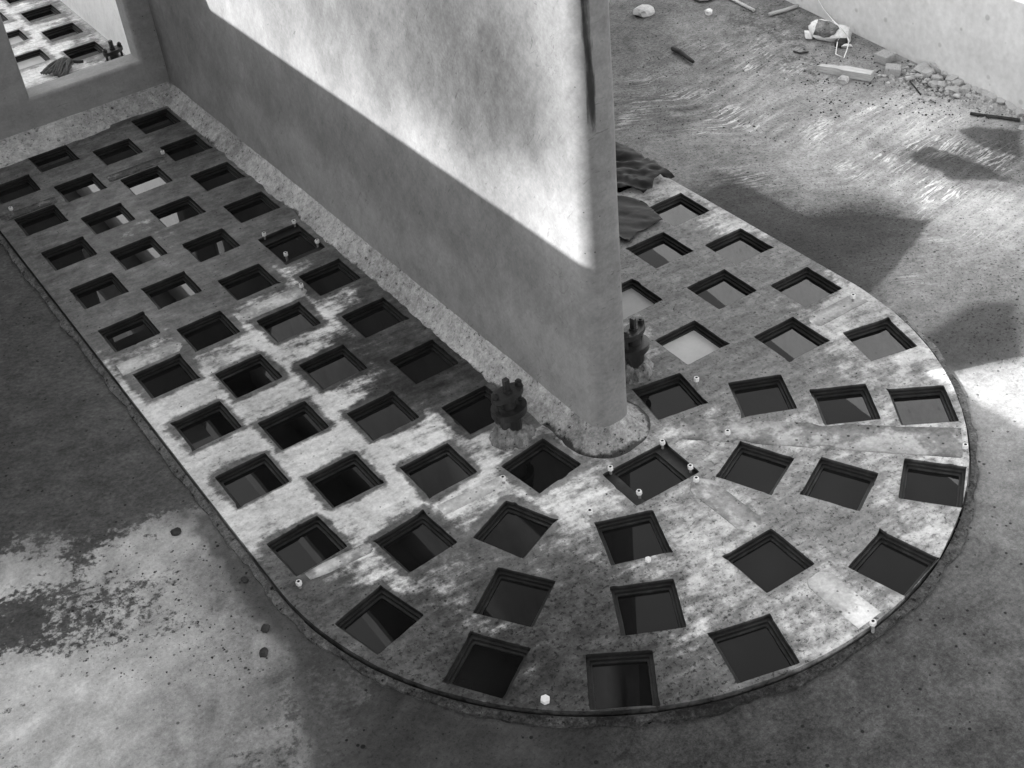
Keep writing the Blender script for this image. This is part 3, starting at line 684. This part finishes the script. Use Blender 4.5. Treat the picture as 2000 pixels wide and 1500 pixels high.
# ------------------------------------------------------------------ cast iron clamps
def clamp(loc, rz, label, sc=1.0, tilt=(0, 0)):
    root = empty('valve_clamp', loc); root.rotation_euler = (tilt[0], tilt[1], rz); root.scale = (sc,) * 3
    tag(root, label, 'clamp', 'iron clamps standing beside the walls')
    # irregular mortar footing
    bm = bmesh.new(); bmesh.ops.create_icosphere(bm, subdivisions=4, radius=1)
    for v in bm.verts:
        c = v.co.copy(); f = fb(c.x + loc[0], c.y + loc[1], c.z, 1.8)
        z = max(c.z, -.15)
        s = 1.0 - .42 * max(0, z)
        v.co = Vector((c.x * .118 * s * (1 + .34 * f), c.y * .105 * s * (1 + .34 * f), z * .125 * (1 + .4 * f) + .016 * fb(c.x + loc[0], c.y, c.z, 3) + .006 * n3(c.x, c.y, c.z, 13)))
        v.co.x += .010 * n3(c.x + 3, c.y, c.z, 6); v.co.y += .010 * n3(c.x, c.y + 5, c.z, 6)
        v.co.z = max(v.co.z, -.004)
    link('footing', from_bm('footing', bm, False), M['blob'], root)
    bm = bmesh.new(); bm_cyl(bm, .058, .03, .166, 20); bm_cyl(bm, .040, .204, .269, 18)
    link('barrel', from_bm('barrel', bm, False), M['iron'], root)
    def plate(z0, z1, lx, ly, name, lug):
        bm = bmesh.new(); prof = []
        for i in range(40):
            a = 2 * math.pi * i / 40; r = 1 / math.sqrt((math.cos(a) / lx) ** 2 + (math.sin(a) / ly) ** 2); x = r * math.cos(a); y = r * math.sin(a)
            prof.append((x, y))
        bot = [bm.verts.new((x, y, z0)) for x, y in prof]; top = [bm.verts.new((x, y, z1 + lug * (x / lx) ** 2)) for x, y in prof]
        for i in range(40): bm.faces.new((bot[i], bot[(i + 1) % 40], top[(i + 1) % 40], top[i]))
        bm.faces.new(top); bm.faces.new(list(reversed(bot)))
        es = [e for e in bm.edges if e.verts[0] in top and e.verts[1] in top]
        bmesh.ops.bevel(bm, geom=es, offset=.004, segments=2, affect='EDGES')
        return link(name, from_bm(name, bm), M['iron'], root)
    plate(.165, .205, .098, .082, 'flange', 0)
    plate(.268, .298, .096, .050, 'gland_plate', .003)
    for s in (-1, 1):
        bm = bmesh.new(); bm_cyl(bm, .0105, .13, .332, 10, (s * .074, 0)); st = link('stud', from_bm('stud', bm), M['iron'], root)
        for z0, z1 in ((.300, .322), (.142, .164)):
            bm = bmesh.new(); bm_cyl(bm, .020, z0, z1, 6, (s * .074, 0), ang=.4 * s); link('nut', from_bm('nut', bm), M['iron'], st)
    bm = bmesh.new(); bm_cyl(bm, .025, .296, .312, 16); bm_box(bm, (.030, .030, .070), (0, 0, .343), bevel=.003)
    link('spindle', from_bm('spindle', bm), M['iron'], root)
clamp((1.275, -4.165, 0), .06, 'black iron clamp on mortar footing beside the wall, on the near left of the nose', 1.06)
clamp((*at(1238, 724)[:2], 0), .3, 'black iron clamp partly hidden behind the rounded end of the wall', 1.0)
clamp((1.35, 1.77, 0), .25, 'black iron clamp seen through the port in the cross wall', .98)

# ------------------------------------------------------------------ tarpaulin sheets
def sheet(poly, label, amp, seed, tone='tarp', group=None):
    P = [at(a, b) for a, b in poly]; xs = [p.x for p in P]; ys = [p.y for p in P]
    pts = [Vector((p.x, p.y)) for p in P]; n = len(pts)
    ed = []; V2 = []
    for i in range(n):
        a, b = pts[i], pts[(i + 1) % n]; k = max(2, int((b - a).length / .03))
        for j in range(k): t = j / k; q = a.lerp(b, t); V2.append(q + Vector((.012 * fb(q.x, q.y, seed, 12), .012 * fb(q.x, q.y, seed + 5, 12))))
    nb = len(V2); E = [(i, (i + 1) % nb) for i in range(nb)]
    poly2 = [(v.x, v.y) for v in V2]
    def inp(x, y):
        c = False
        for i in range(nb):
            (x0, y0), (x1, y1) = poly2[i], poly2[i - 1]
            if (y0 > y) != (y1 > y) and x < (x1 - x0) * (y - y0) / (y1 - y0) + x0: c = not c
        return c
    for x in np.arange(min(xs), max(xs), .02):
        for y in np.arange(min(ys), max(ys), .02):
            if inp(x, y): V2.append(Vector((x, y)))
    vs, es, fs, *_ = delaunay_2d_cdt(V2, E, [], 0, 1e-5)
    ok = [f for f in fs if inp(sum(vs[i].x for i in f) / 3, sum(vs[i].y for i in f) / 3)]
    out = []
    for v in vs:
        r = abs(fb(v.x, v.y, seed, 3.2)); r2 = abs(n3(v.x + v.y * .6, v.y * .3, seed, 9)) * 1.6
        out.append((v.x, v.y, .012 + amp * (.9 * (.5 - r) + .42 * (.4 - r2) - .30 * abs(n3(v.x * .4 - v.y, v.x + v.y * .2, seed, 16)))))
    zmin = min(o[2] for o in out); out = [(o[0], o[1], o[2] - zmin + .008) for o in out]
    me = mesh('tarpaulin', out, ok, True); o = link('tarpaulin', me, M[tone])
    md = o.modifiers.new('thickness', 'SOLIDIFY'); md.thickness = .004; md.offset = 1
    tag(o, label, 'tarpaulin'); return o
sheet([(1130, 245), (1205, 288), (1235, 305), (1275, 328), (1316, 354), (1300, 357), (1288, 352), (1277, 360), (1272, 374), (1255, 382), (1235, 372), (1200, 378), (1120, 330)], 'crumpled dark tarpaulin along the deck edge behind the wall', .075, 3)
sheet([(1130, 360), (1205, 386), (1235, 390), (1262, 402), (1292, 432), (1260, 450), (1240, 458), (1228, 476), (1205, 466), (1130, 430)], 'smooth dark tarpaulin sheet lying flat, nearest the openings behind the wall', .022, 9)

# ------------------------------------------------------------------ mop beyond the port
def tube(pts, r, name, n=6, r_end=None):
    bm = bmesh.new(); rings = []
    for i, p in enumerate(pts):
        d = (Vector(pts[min(i + 1, len(pts) - 1)]) - Vector(pts[max(i - 1, 0)])).normalized()
        u = d.cross(Vector((0, 0, 1))); u = u.normalized() if u.length > .01 else Vector((1, 0, 0)); v_ = d.cross(u)
        rr = r if r_end is None else r + (r_end - r) * i / (len(pts) - 1)
        rings.append([bm.verts.new(Vector(p) + (u * math.cos(2 * math.pi * k / n) + v_ * math.sin(2 * math.pi * k / n)) * rr) for k in range(n)])
    for a, b in zip(rings, rings[1:]):
        for k in range(n): bm.faces.new((a[k], a[(k + 1) % n], b[(k + 1) % n], b[k]))
    bm.faces.new(list(reversed(rings[0]))); bm.faces.new(rings[-1])
    bmesh.ops.recalc_face_normals(bm, faces=bm.faces)
    return from_bm(name, bm, True)
def join_meshes(name, ms):
    vs = []; fs = []
    for m_ in ms:
        b = len(vs); vs += [tuple(v.co) for v in m_.vertices]; fs += [tuple(b + i for i in p.vertices) for p in m_.polygons]
    return mesh(name, vs, fs, True)
def mop():
    a = at(138, 121, .04); b = at(103, 146, .03); root = empty('mop', (a.x, a.y, 0)); tag(root, 'old string mop lying on the bright deck beyond the port', 'mop')
    d = Vector((b.x - a.x, b.y - a.y, 0)); s = Vector((-d.y, d.x, 0)).normalized(); ms = []
    for i in range(34):
        f = random.uniform(-1, 1); l = random.uniform(.75, 1.05); h = random.uniform(.02, .09); pts = []
        for j in range(7):
            t = j / 6; pts.append(d * (t * l) + s * (f * .15 * t ** .6) + Vector((random.uniform(-.008, .008), random.uniform(-.008, .008), .03 + h * math.sin(math.pi * min(1, t * .9 + .1)))))
        ms.append(tube(pts, .011, 'strand', 5))
    link('mop_head', join_meshes('mop_head', ms), M['rope'], root)
    c = at(160, 117, .03); e = Vector((c.x - a.x, c.y - a.y, .02))
    link('handle', tube([(0, 0, .05), tuple(e * .5 + Vector((0, 0, .02))), tuple(e)], .014, 'handle', 8), M['twig'], root)
mop()

# ------------------------------------------------------------------ rubbish along the right wall
def fz(p): return floor_z(p.x, p.y)
def lump(name, size, mat, seed, sub=2, rough=.25, flat=.0, box=.5):
    bm = bmesh.new(); bmesh.ops.create_icosphere(bm, subdivisions=sub, radius=1)
    for v in bm.verts:
        c = v.co; mx = max(abs(c.x), abs(c.y), abs(c.z)); c = c.lerp(c / mx * .85, box)
        f = 1 + rough * fb(c.x * .8 + seed, c.y * .8, c.z * .8 + seed * .7, 1.3) * 2 + rough * .25 * n3(c.x + seed, c.y, c.z, 5)
        v.co = Vector((c.x * size[0] * f, c.y * size[1] * f, c.z * size[2] * f))
    bmesh.ops.recalc_face_normals(bm, faces=bm.faces)
    me = from_bm(name, bm, sub > 2); me.materials.append(mat); return me
def put(name, me, px, py, dz, rot, label, cat, group=None):
    p = at(px, py, -.015); o = link(name, me, None, None, (p.x, p.y, fz(p) + dz), rot); tag(o, label, cat, group); return o
def brick_mesh(seed, L=.13, W=.12, H=.068):
    bm = bmesh.new(); bm_box(bm, (L, W, H), bevel=.005, seg=1)
    bmesh.ops.subdivide_edges(bm, edges=[e for e in bm.edges if e.calc_length() > .03], cuts=4, use_grid_fill=True)
    for v in bm.verts: v.co += Vector((.004 * fb(v.co.x + seed, v.co.y, v.co.z, 16), .004 * fb(v.co.x, v.co.y + seed, v.co.z, 16), .003 * fb(v.co.x, v.co.y, v.co.z + seed, 16)))
    me = from_bm('brick', bm); me.materials.append(M['brick']); return me
for seed, x, y, L, W, r, lab in ((1, 6.045, -2.406, .128, .118, .05, 'loose half brick with a chipped corner, close to the pale wall'), (6, 5.923, -2.60, .118, .092, -.93, 'loose half brick lying in front of the chipped one')):
    tag(link('loose_brick', brick_mesh(seed, L, W), M['brick'], None, (x, y, floor_z(x, y) + .034), (.02, .03, r)), lab, 'brick')
# timber offcut
def timber():
    a = at(1592, 127, .02); b = at(1702, 148, .02); L = (b - a).length; ang = math.atan2(b.y - a.y, b.x - a.x)
    bm = bmesh.new()
    prof = [(-.5, .0, .03), (-.42, .045, .05), (-.1, .05, .055), (.02, .075, .06), (.5, .07, .06)]
    rows = []
    for t, wv, hv in prof:
        rows.append([bm.verts.new((t * L, -wv / 2, 0)), bm.verts.new((t * L, wv / 2, 0)), bm.verts.new((t * L, wv / 2, hv)), bm.verts.new((t * L, -wv / 2 + (.0 if t > 0 else .008), hv))])
    for r0, r1 in zip(rows, rows[1:]):
        for i in range(4): bm.faces.new((r0[i], r0[(i + 1) % 4], r1[(i + 1) % 4], r1[i]))
    bm.faces.new(rows[-1]); bmesh.ops.remove_doubles(bm, verts=bm.verts, dist=.0005); bmesh.ops.recalc_face_normals(bm, faces=bm.faces)
    m_ = (a + b) / 2; o = link('timber_offcut', from_bm('timber_offcut', bm), M['timber'], None, (m_.x, m_.y, floor_z(m_.x, m_.y) + .002), (.05, -.02, ang))
    tag(o, 'broken pale timber offcut lying on the silt near the bricks', 'plank')
timber()
def plaster():
    root_p = at(1622, 70, 0); root = empty('plaster_lump', (root_p.x, root_p.y, fz(root_p))); tag(root, 'large broken lump of white plaster leaning at the foot of the pale wall', 'rubble')
    link('plaster_body', lump('plaster_body', (.105, .17, .055), M['plaster'], 31, 3, .34, box=.35), None, root, (0, 0, .045), (.1, -.45, .55))
    link('filling', lump('filling', (.075, .10, .03), M['blob'], 8, 3, .3), None, root, (-.035, .02, .085), (.1, -.45, .5))
    link('chip', lump('chip', (.035, .045, .045), M['plaster'], 3, 1, .4, box=.7), None, root, (-.13, .13, .03), (0, .2, .3))
    link('chip', lump('chip', (.03, .05, .018), M['plaster'], 5, 1, .4, box=.7), None, root, (-.04, -.2, .012), (0, .1, .9))
plaster()
put('rubble_stone', lump('rubble_stone', (.10, .08, .05), M['stone'], 11, 2, .36, box=.6), 1256, 25, .03, (.1, .2, .3), 'half-round pale stone on the dark silt beside the top of the wall', 'stone')
put('rubble_stone', lump('rubble_stone', (.030, .035, .032), M['plaster'], 12, 2, .2), 1382, 27, .02, (0, 0, 0), 'single small white pebble on bare silt near the top edge', 'stone')
put('rubble_stone', lump('rubble_stone', (.05, .045, .035), M['stone'], 13, 2, .2), 1645, 158, .015, (0, 0, .4), 'pale stone just below the broken timber', 'stone')
put('rubble_stone', lump('rubble_stone', (.065, .05, .04), M['grit'], 15, 2, .2), 1640, 86, .015, (0, 0, .4), 'dark stone in front of the white plaster lump', 'stone')
for a_, b_, r_, lab in ((516, 1226, .026, 'upper of two dark pebbles on the pale floor left of the round deck end'), (513, 1273, .028, 'lower of two dark pebbles on the pale floor left of the round deck end'), (476, 1131, .022, 'dark pebble on the floor close to the left edge of the deck'), (342, 1037, .03, 'dark clod on the pale floor near the mud margin')):
    p_ = at(a_, b_, -.04); tag(link('pebble', lump('pebble', (r_, r_ * .8, r_ * .55), M['grit'], a_, 2, .25), None, None, (p_.x, p_.y, fz(p_) + r_ * .3), (0, 0, a_)), lab, 'pebble')
SG = 'stones of the rubble heap at the pale wall'
ST = [(1797, 137, .07), (1810, 147, .085), (1833, 138, .075), (1847, 147, .06), (1828, 155, .055), (1845, 138, .05), (1856, 158, .06), (1790, 148, .035), (1775, 127, .03), (1782, 140, .03), (1820, 166, .05), (1838, 168, .045), (1868, 165, .06), (1880, 158, .05), (1893, 168, .05), (1885, 175, .045), (1862, 178, .05), (1850, 176, .04), (1902, 178, .045), (1912, 182, .05), (1924, 186, .06), (1935, 192, .06), (1955, 200, .07), (1975, 212, .06), (1990, 222, .05), (1812, 133, .03), (1803, 161, .03), (1870, 186, .03), (1890, 188, .03), (1918, 195, .035), (1765, 133, .025), (1772, 146, .022), (1715, 147, .02), (1725, 148, .022), (1760, 152, .02)]
BIGST = {1: 'largest flat pale stone at the front of the rubble heap', 0: 'rounded pale stone at the heap end nearest the bricks', 2: 'blocky pale stone touching the wall behind the largest flat one', 12: 'pale stone midway along the rubble heap, beyond the blocky one'}
base_st = [lump('rubble_stone', (1, .8, .6), M['stone'], 20 + i * 3, 1, .42, box=.75) for i in range(8)]
for i, (a, b, r) in enumerate(ST):
    o = put('rubble_stone', base_st[i % 8], a, b, r * .35, (random.uniform(-.3, .3), random.uniform(-.3, .3), random.uniform(0, 6)), 'pale broken stone in the rubble heap at the foot of the pale wall', 'stone', SG)
    o.scale = (r * random.uniform(.75, 1.05),) * 3
    if i in BIGST: o['label'] = BIGST[i]
def stick(pts, r, label, mat='twig', name='stick', re=None):
    P = [at(a, b, -.01) for a, b in pts]; P = [(p.x, p.y, floor_z(p.x, p.y) + r + .004) for p in P]
    tag(link(name, tube(P, r, name, 6, re), M[mat]), label, 'stick')
stick([(1312, 97), (1328, 105), (1340, 115), (1352, 124)], .022, 'short thick dark stick lying alone on the silt beside the wall', re=.014)
stick([(1420, -4), (1440, 6), (1471, 22)], .014, 'long straight pale rod at the top edge of the picture', 'timber')
stick([(1340, -8), (1365, 4), (1380, 3), (1410, -8)], .009, 'thin bent dark twig at the top edge of the picture')
stick([(1548, 100), (1560, 104), (1577, 102)], .007, 'small curved dark twig left of the white string')
stick([(1775, 158), (1787, 172), (1796, 184)], .006, 'thin dark wire running down from the rubble heap')
stick([(1893, 222), (1915, 226), (1945, 230), (1990, 236)], .012, 'long thin dark rod lying right of the rubble heap')
stick([(1500, 30), (1530, 22), (1557, 14)], .016, 'thick weathered batten at the foot of the pale wall, near the top edge', 'timber', 'batten')
stick([(1766, 156), (1782, 153)], .018, 'short pale wooden chip beside the thin wire', 'timber', 'wood_chip')
stick([(1860, 188), (1873, 191)], .014, 'short pale wooden chip below the rubble heap', 'timber', 'wood_chip')
# bottle-like shard upright against the rubble
def shard():
    p = at(1812, 128, 0); o = link('shard', tube([(0, 0, 0), (.02, .02, .07), (.03, .05, .15)], .022, 'shard', 8, .016), M['iron'], None, (p.x, p.y, fz(p)))
    tag(o, 'dark glassy shard standing up behind the rubble heap', 'shard')
shard()
# string hanging down the wall and looped over the plaster
def string():
    def onw(px, py):                          # a point on the face of the right tank wall
        d = CM @ Vector(((px - 998) / FPX, -(py - 749) / FPX, -1)); x0 = 6.12 + .09 * 3.3
        t = (x0 + .09 * CAM.y - CAM.x - .012) / (d.x - .09 * d.y); return CAM + d * t
    P = [onw(1590, -25), onw(1596, 0), onw(1606, 18), onw(1618, 32)]
    for a, b, z in ((1628, 44, .14), (1642, 56, .12), (1650, 66, .06), (1656, 80, .02), (1653, 95, 0), (1646, 114, 0), (1630, 106, 0), (1632, 92, 0), (1634, 80, .02), (1640, 70, .08)): P.append(at(a, b, z))
    tag(link('string', tube([tuple(p + Vector((0, 0, .006))) for p in P], .0045, 'string', 5), M['string']), 'loop of white string hanging over the plaster lump', 'string')
string()

# ------------------------------------------------------------------ loose nuts lying on the deck
def loose_nut(px, py, label, sc=1.5):
    bm = bmesh.new(); bm_cyl(bm, .018, 0, .016, 6); me = from_bm('loose_nut', bm); me.materials.append(M['zinc'])
    p = at(px, py, .008); o = link('loose_nut', me, None, None, (p.x, p.y, .004), (0, 0, .3)); o.scale = (sc,) * 3; tag(o, label, 'nut')
loose_nut(1063, 1367, 'bright hexagonal nut lying loose near the rounded edge of the deck', 1.2)
loose_nut(1264, 1093, 'bright nut lying at the lip of an opening below the wall nose', .9)

# ------------------------------------------------------------------ grit and crumbs
def grit():
    vs = []; fs = []
    base = [(1, 0, 0), (-.5, .8, 0), (-.5, -.8, 0), (.1, .1, .8)]
    def add(x, y, z, r):
        b = len(vs); a = random.uniform(0, 6.3); c, s = math.cos(a), math.sin(a)
        for X, Y, Z in base:
            X *= random.uniform(.6, 1.2); Y *= random.uniform(.6, 1.2); vs.append((x + (X * c - Y * s) * r, y + (X * s + Y * c) * r, z + Z * r - .001))
        fs.extend([(b, b + 1, b + 3), (b + 1, b + 2, b + 3), (b + 2, b, b + 3)])
    zones = [((1220, 1930), (20, 280), 900, .004, .014), ((1380, 1930), (280, 620), 350, .003, .008), ((150, 520), (1050, 1330), 420, .004, .012), ((0, 400), (450, 1050), 160, .003, .008), ((560, 1900), (1230, 1450), 160, .003, .008), ((1560, 1990), (90, 230), 700, .004, .018)]
    for (x0, x1), (y0, y1), n, r0, r1 in zones:
        for _ in range(n):
            p = at(random.uniform(x0, x1), random.uniform(y0, y1), -.02)
            if inside_outline(np.array([[p.x, p.y]]), -.06)[0] or p.x > 6.1 + .09 * (p.y + 3.3): continue
            add(p.x, p.y, floor_z(p.x, p.y), r0 + (r1 - r0) * random.random() ** 3)
    for _ in range(900):
        p = np.array([[random.uniform(-.2, 3.6), random.uniform(-6.25, 1.0)]])
        if inside_outline(p, .02)[0] and hole_dist(p)[0] > .012 and abs(p[0, 0] - CX) > .33 or p[0, 1] < -4.8 and inside_outline(p, .02)[0] and hole_dist(p)[0] > .012:
            add(p[0, 0], p[0, 1], .001, .0025 + .006 * random.random() ** 4)
    o = link('grit', mesh('grit', vs, fs), M['grit']); tag(o, 'scattered dark crumbs and grit over floor and deck', 'grit', kind='stuff')
grit()
def chips():
    vs = []; fs = []
    for _ in range(620):
        t = random.random() ** .8; px = 1745 + 250 * t + random.gauss(0, 14); py = 128 + 82 * t + abs(random.gauss(0, 15)) - 6; p = at(px, py, -.01)
        if p.x > 6.10 + .09 * (p.y + 3.3): continue
        r = .005 + .022 * random.random() ** 2.5; b = len(vs); a = random.uniform(0, 6.3); c, s_ = math.cos(a), math.sin(a)
        for X, Y, Z in ((1, .5, -.4), (-.3, .9, -.4), (-1, -.3, -.4), (.4, -.9, -.4), (.6, .3, .7), (-.4, .4, .8), (-.5, -.4, .6), (.3, -.5, .7)):
            X *= random.uniform(.7, 1.3); Y *= random.uniform(.7, 1.3); Z *= random.uniform(.4, 1.2); vs.append((p.x + (X * c - Y * s_) * r, p.y + (X * s_ + Y * c) * r, fz(p) + (Z + .3) * r))
        for f in ((0, 1, 5, 4), (1, 2, 6, 5), (2, 3, 7, 6), (3, 0, 4, 7), (4, 5, 6, 7)): fs.append(tuple(b + i for i in f))
    tag(link('rubble_chips', mesh('rubble_chips', vs, fs), M['stone']), 'small chips and mortar crumbs strewn along the foot of the pale wall', 'rubble', kind='stuff')
chips()
